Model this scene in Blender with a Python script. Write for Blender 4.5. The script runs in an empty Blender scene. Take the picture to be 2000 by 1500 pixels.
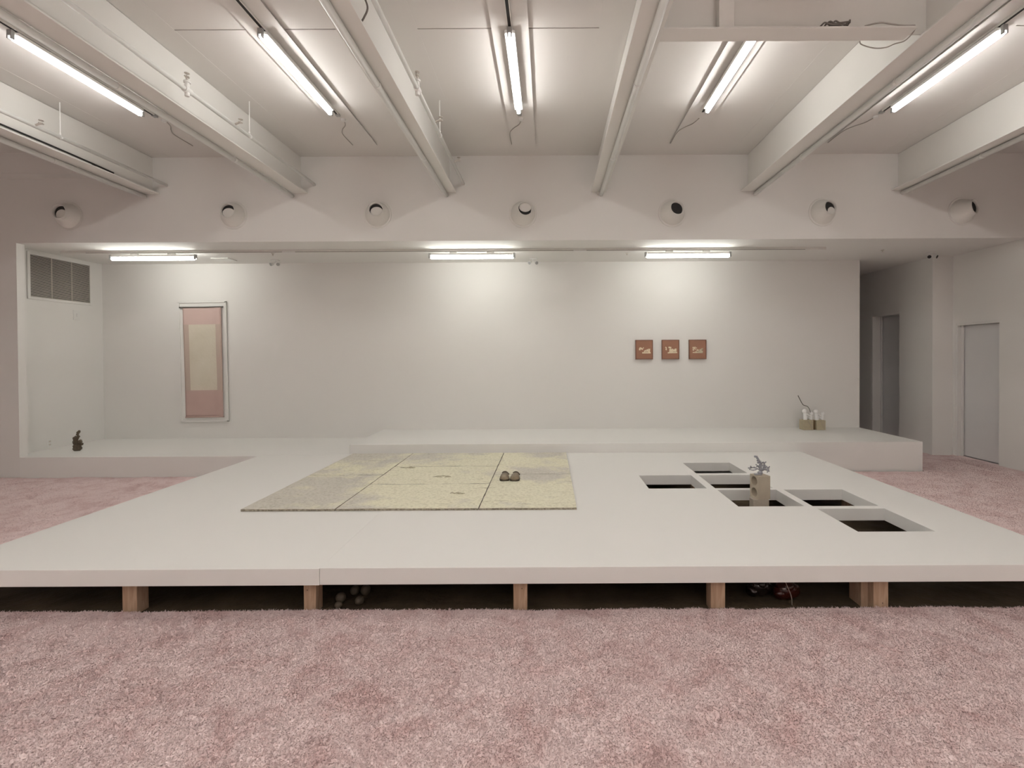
import bpy, bmesh, math, random
import numpy as np
from mathutils import Vector, Matrix, noise as mnoise

# ------------------------------------------------------------------ camera, world, exposure
scn = bpy.context.scene
EYE = 1.52
cam_d = bpy.data.cameras.new('camera'); cam = bpy.data.objects.new('camera', cam_d)
scn.collection.objects.link(cam); scn.camera = cam
cam_d.sensor_width = 36; cam_d.lens = 960/2000*36
cam_d.shift_x = -0.035; cam_d.shift_y = -0.0215
cam_d.clip_start = 0.05
cam.matrix_world = (Matrix.Translation((0, 0, EYE)) @ Matrix.Rotation(math.radians(90-0.6), 4, 'X')
                    @ Matrix.Rotation(math.radians(-0.30), 4, 'Z'))
w = bpy.data.worlds.new('world'); scn.world = w; w.use_nodes = True
w.node_tree.nodes['Background'].inputs[0].default_value = (0.02, 0.02, 0.022, 1)
scn.view_settings.view_transform = 'Standard'; scn.view_settings.look = 'None'
scn.view_settings.gamma = 1; scn.view_settings.exposure = 0.43
TUBE = 25.0          # radiance of the fluorescent lamps

rnd = random.Random(7)
COL = scn.collection

# ------------------------------------------------------------------ helpers
def link(name, bm, mats, parent=None, smooth=False, loc=None):
    me = bpy.data.meshes.new(name)
    bmesh.ops.recalc_face_normals(bm, faces=bm.faces)
    bm.to_mesh(me); bm.free()
    o = bpy.data.objects.new(name, me); COL.objects.link(o)
    for m in (mats if isinstance(mats, (list, tuple)) else [mats]): me.materials.append(m)
    if smooth:
        me.polygons.foreach_set('use_smooth', [True]*len(me.polygons))
    if parent: o.parent = parent
    if loc: o.location = loc
    return o

def tag(o, label=None, cat=None, group=None, kind=None):
    if label: o['label'] = label
    if cat: o['category'] = cat
    if group: o['group'] = group
    if kind: o['kind'] = kind
    return o

def thing(name, loc, label, cat, group=None, rz=0):
    o = bpy.data.objects.new(name, None); COL.objects.link(o)
    o.location = loc; o.rotation_euler = (0, 0, rz); o.empty_display_size = .1
    return tag(o, label, cat, group)

def copy_tree(o, parent=None):
    c = o.copy(); COL.objects.link(c); c.parent = parent
    for ch in [x for x in bpy.data.objects if x.parent == o]: copy_tree(ch, c)
    return c

def box(bm, x0, x1, y0, y1, z0, z1, bev=0, mi=0):
    g = bmesh.ops.create_cube(bm, size=1)
    vs = g['verts']
    bmesh.ops.scale(bm, vec=(x1-x0, y1-y0, z1-z0), verts=vs)
    bmesh.ops.translate(bm, vec=((x0+x1)/2, (y0+y1)/2, (z0+z1)/2), verts=vs)
    fs = set(f for v in vs for f in v.link_faces)
    for f in fs: f.material_index = mi
    if bev:
        es = list(set(e for v in vs for e in v.link_edges))
        bmesh.ops.bevel(bm, geom=es, offset=bev, segments=2, affect='EDGES', profile=.5)
    return vs

def cyl(bm, p0, p1, r, r2=None, seg=16, caps=True, mi=0):
    p0, p1 = Vector(p0), Vector(p1); d = p1-p0
    g = bmesh.ops.create_cone(bm, cap_ends=caps, segments=seg, radius1=r, radius2=r if r2 is None else r2, depth=d.length)
    q = Vector((0, 0, 1)).rotation_difference(d.normalized())
    M = Matrix.Translation((p0+p1)/2) @ q.to_matrix().to_4x4()
    bmesh.ops.transform(bm, matrix=M, verts=g['verts'])
    for f in set(f for v in g['verts'] for f in v.link_faces): f.material_index = mi
    return g['verts']

def ball(bm, c, r, sx=1, sy=1, sz=1, sub=2):
    g = bmesh.ops.create_icosphere(bm, subdivisions=sub, radius=r)
    bmesh.ops.scale(bm, vec=(sx, sy, sz), verts=g['verts'])
    bmesh.ops.translate(bm, vec=c, verts=g['verts'])
    return g['verts']

def tube(bm, pts, r, seg=8, closed=False):
    """swept tube through points; r may be a list"""
    pts = [Vector(p) for p in pts]; n = len(pts)
    rs = r if isinstance(r, (list, tuple)) else [r]*n
    rings = []; up = Vector((0, 0, 1)); prev = None
    for i, p in enumerate(pts):
        d = (pts[min(i+1, n-1)]-pts[max(i-1, 0)]).normalized()
        if prev is None:
            a = d.cross(up); a = a.normalized() if a.length > 1e-4 else Vector((1, 0, 0))
        else:
            a = (prev - d*prev.dot(d)).normalized()
        prev = a; b = d.cross(a)
        rings.append([bm.verts.new(p+(a*math.cos(t)+b*math.sin(t))*rs[i]) for t in [2*math.pi*k/seg for k in range(seg)]])
    for i in range(n-1):
        for k in range(seg):
            bm.faces.new((rings[i][k], rings[i][(k+1) % seg], rings[i+1][(k+1) % seg], rings[i+1][k]))
    bm.faces.new(rings[0]); bm.faces.new(rings[-1][::-1])

def smooth_pts(pts, n=6):
    """Catmull-Rom resample"""
    P = [Vector(p) for p in pts]; P = [P[0]]+P+[P[-1]]; out = []
    for i in range(1, len(P)-2):
        for k in range(n):
            t = k/n; a, b, c, d = P[i-1:i+3]
            out.append(.5*((2*b)+(c-a)*t+(2*a-5*b+4*c-d)*t*t+(3*b-a-3*c+d)*t**3))
    out.append(P[-2]); return out

def curve_bm(bm, pts, r, seg=8, n=6): tube(bm, smooth_pts(pts, n), r, seg)

# ------------------------------------------------------------------ materials
def mat(name, col, rough=.6, metal=0, spec=.5, noise=None, bump=None, emit=None):
    """noise=(scale, amount, col2[, detail]) ; bump=(scale, strength, distance)"""
    m = bpy.data.materials.new(name); m.use_nodes = True
    nt = m.node_tree; b = nt.nodes['Principled BSDF']
    b.inputs['Base Color'].default_value = (*col, 1); b.inputs['Roughness'].default_value = rough
    b.inputs['Metallic'].default_value = metal; b.inputs['Specular IOR Level'].default_value = spec
    tc = nt.nodes.new('ShaderNodeTexCoord')
    if noise:
        n = nt.nodes.new('ShaderNodeTexNoise'); n.inputs['Scale'].default_value = noise[0]
        n.inputs['Detail'].default_value = noise[3] if len(noise) > 3 else 5
        r = nt.nodes.new('ShaderNodeValToRGB')
        r.color_ramp.elements[0].position = .5-noise[1]; r.color_ramp.elements[1].position = .5+noise[1]
        r.color_ramp.elements[0].color = (*col, 1); r.color_ramp.elements[1].color = (*noise[2], 1)
        nt.links.new(tc.outputs['Object'], n.inputs['Vector'])
        nt.links.new(n.outputs['Fac'], r.inputs['Fac']); nt.links.new(r.outputs['Color'], b.inputs['Base Color'])
    if bump:
        n2 = nt.nodes.new('ShaderNodeTexNoise'); n2.inputs['Scale'].default_value = bump[0]; n2.inputs['Detail'].default_value = 4
        bp = nt.nodes.new('ShaderNodeBump'); bp.inputs['Strength'].default_value = bump[1]; bp.inputs['Distance'].default_value = bump[2]
        nt.links.new(tc.outputs['Object'], n2.inputs['Vector'])
        nt.links.new(n2.outputs['Fac'], bp.inputs['Height']); nt.links.new(bp.outputs['Normal'], b.inputs['Normal'])
    if emit:
        b.inputs['Emission Color'].default_value = (*emit[0], 1); b.inputs['Emission Strength'].default_value = emit[1]
    return m

M = {}
M['wall'] = mat('wall_paint', (.825, .805, .77), .75, spec=.3, noise=(1.3, .4, (.835, .815, .78)), bump=(90, .05, .002))
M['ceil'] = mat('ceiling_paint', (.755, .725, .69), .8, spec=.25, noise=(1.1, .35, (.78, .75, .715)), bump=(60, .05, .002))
M['steel'] = mat('painted_steel', (.80, .78, .735), .5, spec=.4, noise=(3, .35, (.83, .81, .765)), bump=(25, .08, .003))
M['deck'] = mat('deck_paint', (.85, .835, .80), .55, spec=.3, noise=(.8, .35, (.875, .86, .825)), bump=(40, .03, .002))
M['pipe'] = mat('pipe_paint', (.88, .865, .83), .35, spec=.5, noise=(6, .3, (.90, .885, .85)))
M['white'] = mat('white_plastic', (.80, .79, .76), .35, noise=(8, .3, (.83, .82, .79)))
M['greyp'] = mat('grey_plastic', (.35, .35, .34), .4, noise=(20, .3, (.4, .4, .39)))
M['black'] = mat('black_slot', (.012, .011, .010), .6, noise=(30, .3, (.02, .018, .016)))
M['cable'] = mat('cable_rubber', (.16, .14, .12), .5, noise=(40, .3, (.2, .18, .16)))
M['cablegrey'] = mat('cable_grey', (.4, .37, .33), .5, noise=(40, .3, (.45, .42, .38)))
M['lamp'] = mat('lamp_glow', (.9, .9, .88), .3, noise=(5, .3, (.92, .92, .9)), emit=((1, .99, .97), TUBE))
M['lamp_n'] = mat('lamp_glow_warm', (.9, .9, .88), .3, noise=(5, .3, (.92, .92, .9)), emit=((.98, 1, .95), TUBE*.90))
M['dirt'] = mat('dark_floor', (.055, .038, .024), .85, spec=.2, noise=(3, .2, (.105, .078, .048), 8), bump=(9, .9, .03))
M['louver'] = mat('louver_metal', (.60, .555, .50), .5, noise=(15, .3, (.66, .61, .55)))
M['rodm'] = mat('scroll_rod', (.10, .09, .08), .4, noise=(20, .3, (.14, .13, .11)))
M['pink1'] = mat('scroll_pink', (.62, .465, .42), .85, spec=.1, noise=(7, .35, (.65, .49, .445)), bump=(250, .2, .002))
M['pink2'] = mat('scroll_pink_low', (.56, .40, .36), .85, spec=.1, noise=(7, .35, (.59, .43, .385)), bump=(250, .2, .002))
M['tan'] = mat('scroll_tan', (.56, .465, .39), .85, spec=.1, noise=(6, .35, (.56, .43, .37)), bump=(250, .2, .002))
M['cream'] = mat('scroll_cream', (.66, .60, .48), .85, spec=.1, noise=(3.5, .25, (.72, .665, .56), 6), bump=(30, .35, .01))
M['terra'] = mat('terracotta_paper', (.33, .175, .115), .8, spec=.2, noise=(9, .35, (.38, .195, .13)))
M['terraf'] = mat('terracotta_frame', (.20, .095, .06), .6, noise=(12, .3, (.24, .11, .07)))
M['papercut'] = mat('cream_cut_paper', (.80, .68, .48), .8, noise=(20, .3, (.85, .73, .54)))
M['brick'] = mat('sand_block', (.47, .40, .31), .9, spec=.15, noise=(9, .3, (.56, .49, .39), 8), bump=(120, .5, .003))
M['brickl'] = mat('plain_block', (.44, .38, .31), .9, spec=.15, noise=(14, .3, (.52, .46, .38), 8), bump=(150, .5, .003))
M['pewter'] = mat('pewter', (.36, .36, .39), .35, metal=.75, noise=(60, .3, (.46, .46, .49)), bump=(90, .4, .003))
M['bronze'] = mat('bronze', (.085, .062, .035), .38, metal=.35, spec=.6, noise=(40, .25, (.14, .11, .075)), bump=(50, .4, .004))
M['clog'] = mat('clog_bronze', (.17, .13, .08), .32, metal=.6, spec=.6, noise=(30, .25, (.26, .205, .14)), bump=(40, .25, .004))
M['clogd'] = mat('clog_shadow', (.03, .022, .015), .5, noise=(30, .3, (.05, .04, .028)))  # near black: shadow under toe and sole put into the colour
M['foam'] = mat('yellow_foam_block', (.46, .39, .26), .85, noise=(16, .3, (.55, .48, .34), 7), bump=(60, .4, .004))
M['porc'] = mat('white_porcelain', (.95, .94, .92), .3, noise=(10, .3, (.97, .96, .94)))
M['twig'] = mat('dark_twig', (.07, .055, .04), .6, noise=(60, .3, (.11, .09, .07)))
M['pebble'] = mat('pale_pebble', (.10, .075, .055), .5, noise=(15, .3, (.14, .11, .075)))
M['redglass'] = mat('red_gloss', (.045, .006, .005), .10, spec=.9, noise=(12, .3, (.07, .012, .008)))
M['smoke'] = mat('dark_gloss', (.012, .007, .006), .12, spec=.9, noise=(12, .3, (.02, .012, .01)))
M['door'] = mat('door_paint', (.74, .73, .725), .5, noise=(1.5, .35, (.77, .76, .755)))

def wood_mat(name, a, b_):
    m = mat(name, a, .7, spec=.2); nt = m.node_tree; b = nt.nodes['Principled BSDF']
    tc = nt.nodes.new('ShaderNodeTexCoord'); mp = nt.nodes.new('ShaderNodeMapping'); mp.inputs['Scale'].default_value = (14, 14, 1.6)
    n = nt.nodes.new('ShaderNodeTexNoise'); n.inputs['Scale'].default_value = 3; n.inputs['Detail'].default_value = 6; n.inputs['Distortion'].default_value = 1.2
    r = nt.nodes.new('ShaderNodeValToRGB'); r.color_ramp.elements[0].position = .35; r.color_ramp.elements[1].position = .65
    r.color_ramp.elements[0].color = (*a, 1); r.color_ramp.elements[1].color = (*b_, 1)
    nt.links.new(tc.outputs['Object'], mp.inputs[0]); nt.links.new(mp.outputs[0], n.inputs['Vector'])
    nt.links.new(n.outputs['Fac'], r.inputs['Fac']); nt.links.new(r.outputs['Color'], b.inputs['Base Color'])
    return m
M['wood'] = wood_mat('pine_post', (.40, .26, .17), (.52, .36, .25))

def mat_mat():
    m = mat('mat_latex', (.6, .55, .4), .8, spec=.15); nt = m.node_tree; b = nt.nodes['Principled BSDF']
    L = nt.links.new; N = nt.nodes.new
    ge = N('ShaderNodeNewGeometry')
    n1 = N('ShaderNodeTexNoise'); n1.inputs['Scale'].default_value = .95; n1.inputs['Detail'].default_value = 7; n1.inputs['Roughness'].default_value = .62
    L(ge.outputs['Position'], n1.inputs['Vector'])
    r1 = N('ShaderNodeValToRGB'); r1.color_ramp.elements[0].position = .46; r1.color_ramp.elements[1].position = .57
    r1.color_ramp.elements[0].color = (.87, .835, .655, 1); r1.color_ramp.elements[1].color = (.68, .645, .57, 1)
    L(n1.outputs['Fac'], r1.inputs['Fac'])
    # left mats are greyer than the right ones
    sx = N('ShaderNodeSeparateXYZ'); L(ge.outputs['Position'], sx.inputs[0])
    mr = N('ShaderNodeMapRange'); mr.inputs['From Min'].default_value = -2.6; mr.inputs['From Max'].default_value = -.9
    mr.inputs['To Min'].default_value = .085; mr.inputs['To Max'].default_value = -.04
    L(sx.outputs['X'], mr.inputs['Value'])
    ad = N('ShaderNodeMath'); ad.operation = 'ADD'; L(n1.outputs['Fac'], ad.inputs[0]); L(mr.outputs[0], ad.inputs[1]); L(ad.outputs[0], r1.inputs['Fac'])
    # scratches and speckle
    mp = N('ShaderNodeMapping'); mp.inputs['Scale'].default_value = (2.2, 9, 4); mp.inputs['Rotation'].default_value = (0, 0, .25); L(ge.outputs['Position'], mp.inputs[0])
    n2 = N('ShaderNodeTexNoise'); n2.inputs['Scale'].default_value = 1.6; n2.inputs['Detail'].default_value = 9; n2.inputs['Roughness'].default_value = .7; n2.inputs['Distortion'].default_value = .8
    L(mp.outputs[0], n2.inputs['Vector'])
    r2 = N('ShaderNodeValToRGB'); r2.color_ramp.elements[0].position = .60; r2.color_ramp.elements[1].position = .72
    r2.color_ramp.elements[0].color = (1, 1, 1, 1); r2.color_ramp.elements[1].color = (.55, .52, .42, 1); L(n2.outputs['Fac'], r2.inputs['Fac'])
    mx = N('ShaderNodeMix'); mx.data_type = 'RGBA'; mx.blend_type = 'MULTIPLY'; mx.inputs['Factor'].default_value = 1
    L(r1.outputs['Color'], mx.inputs[6]); L(r2.outputs['Color'], mx.inputs[7])
    n5 = N('ShaderNodeTexNoise'); n5.inputs['Scale'].default_value = 38; n5.inputs['Detail'].default_value = 5; n5.inputs['Roughness'].default_value = .7; L(ge.outputs['Position'], n5.inputs['Vector'])
    r5 = N('ShaderNodeValToRGB'); r5.color_ramp.elements[0].position = .36; r5.color_ramp.elements[1].position = .54
    r5.color_ramp.elements[0].color = (.80, .79, .75, 1); r5.color_ramp.elements[1].color = (1, 1, 1, 1); L(n5.outputs['Fac'], r5.inputs['Fac'])
    m5 = N('ShaderNodeMix'); m5.data_type = 'RGBA'; m5.blend_type = 'MULTIPLY'; m5.inputs['Factor'].default_value = 1
    L(mx.outputs[2], m5.inputs[6]); L(r5.outputs['Color'], m5.inputs[7]); mx = m5
    # greyer cut edge
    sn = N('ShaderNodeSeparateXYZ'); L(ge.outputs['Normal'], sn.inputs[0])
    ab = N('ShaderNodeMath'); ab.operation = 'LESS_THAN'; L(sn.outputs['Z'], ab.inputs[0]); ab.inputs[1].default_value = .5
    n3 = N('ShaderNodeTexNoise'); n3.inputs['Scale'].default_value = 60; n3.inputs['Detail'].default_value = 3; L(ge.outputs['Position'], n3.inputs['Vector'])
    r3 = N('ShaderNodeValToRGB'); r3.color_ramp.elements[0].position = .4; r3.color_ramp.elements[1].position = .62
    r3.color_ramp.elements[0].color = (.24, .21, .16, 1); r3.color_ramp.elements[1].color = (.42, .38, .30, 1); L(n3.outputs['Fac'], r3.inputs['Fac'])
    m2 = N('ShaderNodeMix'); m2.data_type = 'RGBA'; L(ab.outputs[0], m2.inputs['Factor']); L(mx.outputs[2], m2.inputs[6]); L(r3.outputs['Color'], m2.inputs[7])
    L(m2.outputs[2], b.inputs['Base Color'])
    bp = N('ShaderNodeBump'); bp.inputs['Strength'].default_value = .8; bp.inputs['Distance'].default_value = .02
    n4 = N('ShaderNodeTexNoise'); n4.inputs['Scale'].default_value = 5; n4.inputs['Detail'].default_value = 8; n4.inputs['Distortion'].default_value = 1.5
    L(ge.outputs['Position'], n4.inputs['Vector']); L(n4.outputs['Fac'], bp.inputs['Height']); L(bp.outputs['Normal'], b.inputs['Normal'])
    return m
M['mat'] = mat_mat()

def carpet_mat(fibre):
    m = mat('carpet_pile', (.6, .4, .38), 1, spec=.05); nt = m.node_tree; b = nt.nodes['Principled BSDF']
    L = nt.links.new; N = nt.nodes.new
    ge = N('ShaderNodeNewGeometry')
    n1 = N('ShaderNodeTexNoise'); n1.inputs['Scale'].default_value = 4.2; n1.inputs['Detail'].default_value = 9; n1.inputs['Roughness'].default_value = .72; n1.inputs['Distortion'].default_value = .6
    L(ge.outputs['Position'], n1.inputs['Vector'])
    r1 = N('ShaderNodeValToRGB'); r1.color_ramp.elements[0].position = .36; r1.color_ramp.elements[1].position = .55
    r1.color_ramp.elements[0].color = (.80, .58, .56, 1); r1.color_ramp.elements[1].color = (.97, .79, .77, 1); L(n1.outputs['Fac'], r1.inputs['Fac'])
    n2 = N('ShaderNodeTexNoise'); n2.inputs['Scale'].default_value = 160; n2.inputs['Detail'].default_value = 4
    L(ge.outputs['Position'], n2.inputs['Vector'])
    r2 = N('ShaderNodeValToRGB'); r2.color_ramp.elements[0].position = .3; r2.color_ramp.elements[1].position = .65
    r2.color_ramp.elements[0].color = (.90, .89, .89, 1); r2.color_ramp.elements[1].color = (1, 1, 1, 1); L(n2.outputs['Fac'], r2.inputs['Fac'])
    mx = N('ShaderNodeMix'); mx.data_type = 'RGBA'; mx.blend_type = 'MULTIPLY'; mx.inputs['Factor'].default_value = 1
    L(r1.outputs['Color'], mx.inputs[6]); L(r2.outputs['Color'], mx.inputs[7]); L(mx.outputs[2], b.inputs['Base Color'])
    vm = N('ShaderNodeVectorMath'); vm.operation = 'MULTIPLY_ADD'   # soft pile: fibres shade like the nap they belong to
    L(ge.outputs['Normal'], vm.inputs[0]); vm.inputs[1].default_value = (.45, .45, .45); vm.inputs[2].default_value = (0, 0, 1)
    vn = N('ShaderNodeVectorMath'); vn.operation = 'NORMALIZE'; L(vm.outputs[0], vn.inputs[0]); L(vn.outputs[0], b.inputs['Normal'])
    tl = N('ShaderNodeBsdfTranslucent'); L(mx.outputs[2], tl.inputs['Color']); L(vn.outputs[0], tl.inputs['Normal'])
    ms = N('ShaderNodeMixShader'); ms.inputs[0].default_value = .30 if fibre else 0
    L(b.outputs[0], ms.inputs[1]); L(tl.outputs[0], ms.inputs[2]); L(ms.outputs[0], nt.nodes['Material Output'].inputs['Surface'])
    b.inputs['Sheen Weight'].default_value = .15; b.inputs['Sheen Roughness'].default_value = .6
    b.inputs['Sheen Tint'].default_value = (1, .85, .83, 1)
    return m
M['carpet'] = carpet_mat(False); M['pile'] = carpet_mat(True)

# ------------------------------------------------------------------ key dimensions
HDR_Y = 6.30; NICHE_Z = 3.01; CEIL_Z = 4.09; BACK_Y = 7.74
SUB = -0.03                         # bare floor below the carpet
DECK_Z = .263; STEP_Z = .383
PF = (-3.735, 3.30, 2.925, 6.42)    # platform x0 x1 y0 y1
XR = 6.14; XL = -8.6; XC = 5.83; YB = -6.0

# ------------------------------------------------------------------ setting
def struct(name, boxes, m):
    bm = bmesh.new()
    for b_ in boxes: box(bm, *b_)
    return tag(link(name, bm, m), kind='structure')

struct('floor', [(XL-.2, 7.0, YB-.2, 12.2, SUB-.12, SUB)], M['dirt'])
JY = 3.87
struct('ceiling', [(XL, XR+.3, YB, JY-.006, CEIL_Z, CEIL_Z+.1), (XL, XR+.3, JY+.006, HDR_Y+.2, CEIL_Z, CEIL_Z+.1), (XL, XR+.3, JY-.1, JY+.1, CEIL_Z+.1, CEIL_Z+.15)], M['ceil'])
struct('ceiling_niche', [(-7.2, XR+.3, HDR_Y+.2, 12.1, NICHE_Z, NICHE_Z+.1)], M['wall'])
struct('wall_header', [(XL, XR+.3, HDR_Y, HDR_Y+.2, NICHE_Z, CEIL_Z+.1)], M['wall'])
struct('wall_front_left', [(XL, -6.79, HDR_Y, HDR_Y+.10, SUB, NICHE_Z)], M['wall'])
struct('wall_niche_left', [(-7.2, -7.0, HDR_Y+.10, BACK_Y+.15, SUB, NICHE_Z)], M['wall'])
struct('wall_back', [(-7.2, 4.91, BACK_Y, BACK_Y+.15, SUB, NICHE_Z)], M['wall'])
struct('wall_corridor_left', [(4.76, 4.91, BACK_Y+.15, 12.0, SUB, NICHE_Z)], M['wall'])
struct('wall_corridor_end', [(4.76, XR+.3, 12.0, 12.15, SUB, NICHE_Z)], M['wall'])
struct('wall_right', [(XR, XR+.3, YB, 6.66, SUB, CEIL_Z), (XR, XR+.3, 6.66, 7.40, 1.985, NICHE_Z), (XR, XR+.3, 7.40, 7.45, SUB, NICHE_Z),
                      (XR+.16, XR+.3, 6.66, 7.40, SUB, 1.985)], M['wall'])
struct('wall_corridor_right', [(XC, XR+.3, 7.45, 8.13, SUB, NICHE_Z), (XC, XR+.3, 8.13, 8.86, 2.235, NICHE_Z), (XC, XR+.3, 8.86, 12.0, SUB, NICHE_Z),
                      (XC+.24, XR+.3, 8.13, 8.86, SUB, 2.235)], M['wall'])
struct('wall_left', [(XL-.2, XL, YB, HDR_Y+.2, SUB, CEIL_Z)], M['wall'])
struct('wall_rear', [(XL, XR+.3, YB-.2, YB, SUB, CEIL_Z)], M['wall'])
struct('trim_soffit', [(XL, -5.1, 6.13, HDR_Y, EYE+2.31, CEIL_Z)], M['wall'])

def door(name, x, y0, y1, z1, jamb_x):
    bm = bmesh.new(); box(bm, x, x+.04, y0+.035, y1-.035, 0.01, z1-.035, .003)
    o = tag(link(name, bm, M['door']), kind='structure')
    bm = bmesh.new()
    for (a, b_) in ((y0, y0+.03), (y1-.03, y1)): box(bm, jamb_x, x+.04, a, b_, SUB, z1, .003)
    box(bm, jamb_x, x+.04, y0+.03, y1-.03, z1-.03, z1, .003)
    box(bm, x-.035, x-.012, y1-.055, y1-.03, 0, z1-.03, .003)
    link('door_frame', bm, M['wall'], o)
    bm = bmesh.new()
    for zz in (.3, 1.0, 1.7):
        if zz < z1: cyl(bm, (x-.004, y1-.036, zz-.04), (x-.004, y1-.036, zz+.04), .006, seg=10)
    link('hinge', bm, M['white'], o)
    return o
door('door_1', 6.235, 6.66, 7.40, 1.985, XR+.002)
door('door_2', XC+.18, 8.13, 8.86, 2.235, XC+.002)

# ------------------------------------------------------------------ carpet (swept grid with a soft uneven surface, plus real tufts)
def vnoise(x, y, s, seed):
    """value noise on arrays, period-free"""
    xs, ys = x/s, y/s; xi, yi = np.floor(xs), np.floor(ys); fx, fy = xs-xi, ys-yi
    fx = fx*fx*(3-2*fx); fy = fy*fy*(3-2*fy)
    def h(a, b_):
        v = np.sin(a*127.1+b_*311.7+seed*74.7)*43758.5453
        return v-np.floor(v)
    return (h(xi, yi)*(1-fx)+h(xi+1, yi)*fx)*(1-fy)+(h(xi, yi+1)*(1-fx)+h(xi+1, yi+1)*fx)*fy
def chgt(x, y):
    return (vnoise(x, y, .30, 1)-.5)*.010+(vnoise(x, y, .11, 2)-.5)*.008+(vnoise(x, y, .045, 3)-.5)*.005
def np_mesh(name, V, F, m, parent=None, smooth=False):
    me = bpy.data.meshes.new(name); k = F.shape[1]
    me.vertices.add(len(V)); me.vertices.foreach_set('co', V.astype(np.float32).ravel())
    me.loops.add(F.size); me.loops.foreach_set('vertex_index', F.astype(np.int32).ravel())
    me.polygons.add(len(F)); me.polygons.foreach_set('loop_start', np.arange(0, F.size, k, dtype=np.int32))
    me.polygons.foreach_set('loop_total', np.full(len(F), k, dtype=np.int32))
    if smooth: me.polygons.foreach_set('use_smooth', np.ones(len(F), dtype=bool))
    me.update(); me.validate()
    o = bpy.data.objects.new(name, me); COL.objects.link(o); me.materials.append(m)
    if parent: o.parent = parent
    return o
def grid(x0, x1, y0, y1, step):
    nx = max(1, int(round((x1-x0)/step))); ny = max(1, int(round((y1-y0)/step)))
    X, Y = np.meshgrid(np.linspace(x0, x1, nx+1), np.linspace(y0, y1, ny+1))
    X, Y = X.ravel(), Y.ravel(); Z = chgt(X, Y)
    i = np.arange(ny)[:, None]*(nx+1)+np.arange(nx)[None, :]; i = i.ravel()
    return np.stack([X, Y, Z], 1), np.stack([i, i+1, i+nx+2, i+nx+1], 1)
CE = PF[2]+.012   # where the carpet stops, just under the front edge of the platform
parts = [grid(-4.2, 3.6, .9, CE, .02), grid(XL, XR, YB, .9, .35), grid(XL, -4.2, .9, CE, .06), grid(3.6, XR, .9, CE, .06),
         grid(XL, PF[0]-.0, CE, HDR_Y, .035), grid(PF[1], XR, CE, 6.40, .03), grid(4.91, XR, 6.40, 7.45, .03), grid(4.91, XC, 7.45, 12.0, .06),
         grid(XR, XR+.1, 6.69, 7.37, .03), grid(XC, XC+.17, 8.16, 8.83, .06)]
Vs, Fs, off = [], [], 0
for v, f in parts: Vs.append(v); Fs.append(f+off); off += len(v)
# thickness along the front edge
ex = np.linspace(PF[0], PF[1], 360); ez = chgt(ex, np.full_like(ex, CE))
v = np.concatenate([np.stack([ex, np.full_like(ex, CE), ez], 1), np.stack([ex, np.full_like(ex, CE), np.full_like(ex, SUB)], 1)])
i = np.arange(359); Vs.append(v); Fs.append(np.stack([i, i+1, i+361, i+360], 1)+off)
carpet = np_mesh('carpet', np.concatenate(Vs), np.concatenate(Fs), M['carpet'], smooth=True)
tag(carpet, 'pink mottled shag carpet covering the gallery floor around the white platform', 'carpet')

def tufts(regions):
    rs = np.random.RandomState(3); P = []; S = []
    for (x0, x1, y0, y1, n, sz, test) in regions:
        x = rs.uniform(x0, x1, n); y = rs.uniform(y0, y1, n)
        k = test(x, y); P.append(np.stack([x[k], y[k]], 1)); S.append(np.full(k.sum(), sz))
    P = np.concatenate(P); S = np.concatenate(S); n = len(P)
    a = rs.uniform(0, 2*np.pi, n); lean = rs.uniform(.3, 1.0, n)*S
    la = (vnoise(P[:, 0], P[:, 1], .16, 9)*2*np.pi)+rs.normal(0, 2.0, n)
    h = S*rs.uniform(.22, .72, n); wd = S*.15
    z = chgt(P[:, 0], P[:, 1])-.002
    B = np.stack([P[:, 0], P[:, 1], z], 1)
    side = np.stack([np.cos(a)*wd, np.sin(a)*wd, np.zeros(n)], 1)
    mid = B+np.stack([np.cos(la)*lean*.35, np.sin(la)*lean*.35, h*.65], 1)
    tip = B+np.stack([np.cos(la)*lean, np.sin(la)*lean, h], 1)
    V = np.stack([B-side, B+side, mid+side*.9, tip, mid-side*.9], 1).reshape(-1, 3)
    i = np.arange(n)*5
    T = np.concatenate([np.stack([i, i+1, i+2], 1), np.stack([i, i+2, i+4], 1), np.stack([i+4, i+2, i+3], 1)])
    return V, T
vis = lambda x, y: (np.abs(x+.03) < (y*1.13+.12))
V, T = tufts([(-3.45, 3.2, 1.7, CE+.006, 330000, .015, vis),
              (-7.1, PF[0], CE, HDR_Y-.01, 70000, .014, lambda x, y: x < PF[0]),
              (PF[1], XR-.02, CE+.6, 6.39, 50000, .014, lambda x, y: (x > PF[1])),
              (4.93, 5.82, 6.39, 8.6, 14000, .014, lambda x, y: x > 0), (5.80, XR-.02, 6.39, 7.43, 4000, .014, lambda x, y: x > 0)])
pile = np_mesh('pile', V, T, M['pile'], carpet); pile['kind'] = 'stuff'

# ------------------------------------------------------------------ platform with six square openings
C0, R0 = .955, 3.50
holes = []
colx = [(.955, 1.505), (1.585, 2.135), (2.205, 2.755)]
rowy = [(3.49, 4.02), (4.09, 4.60), (4.66, 5.18), (5.26, 5.78)]
for c, r in ((2, 0), (1, 1), (2, 1), (0, 2), (1, 2), (1, 3)): holes.append((*colx[c], *rowy[r]))

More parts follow.
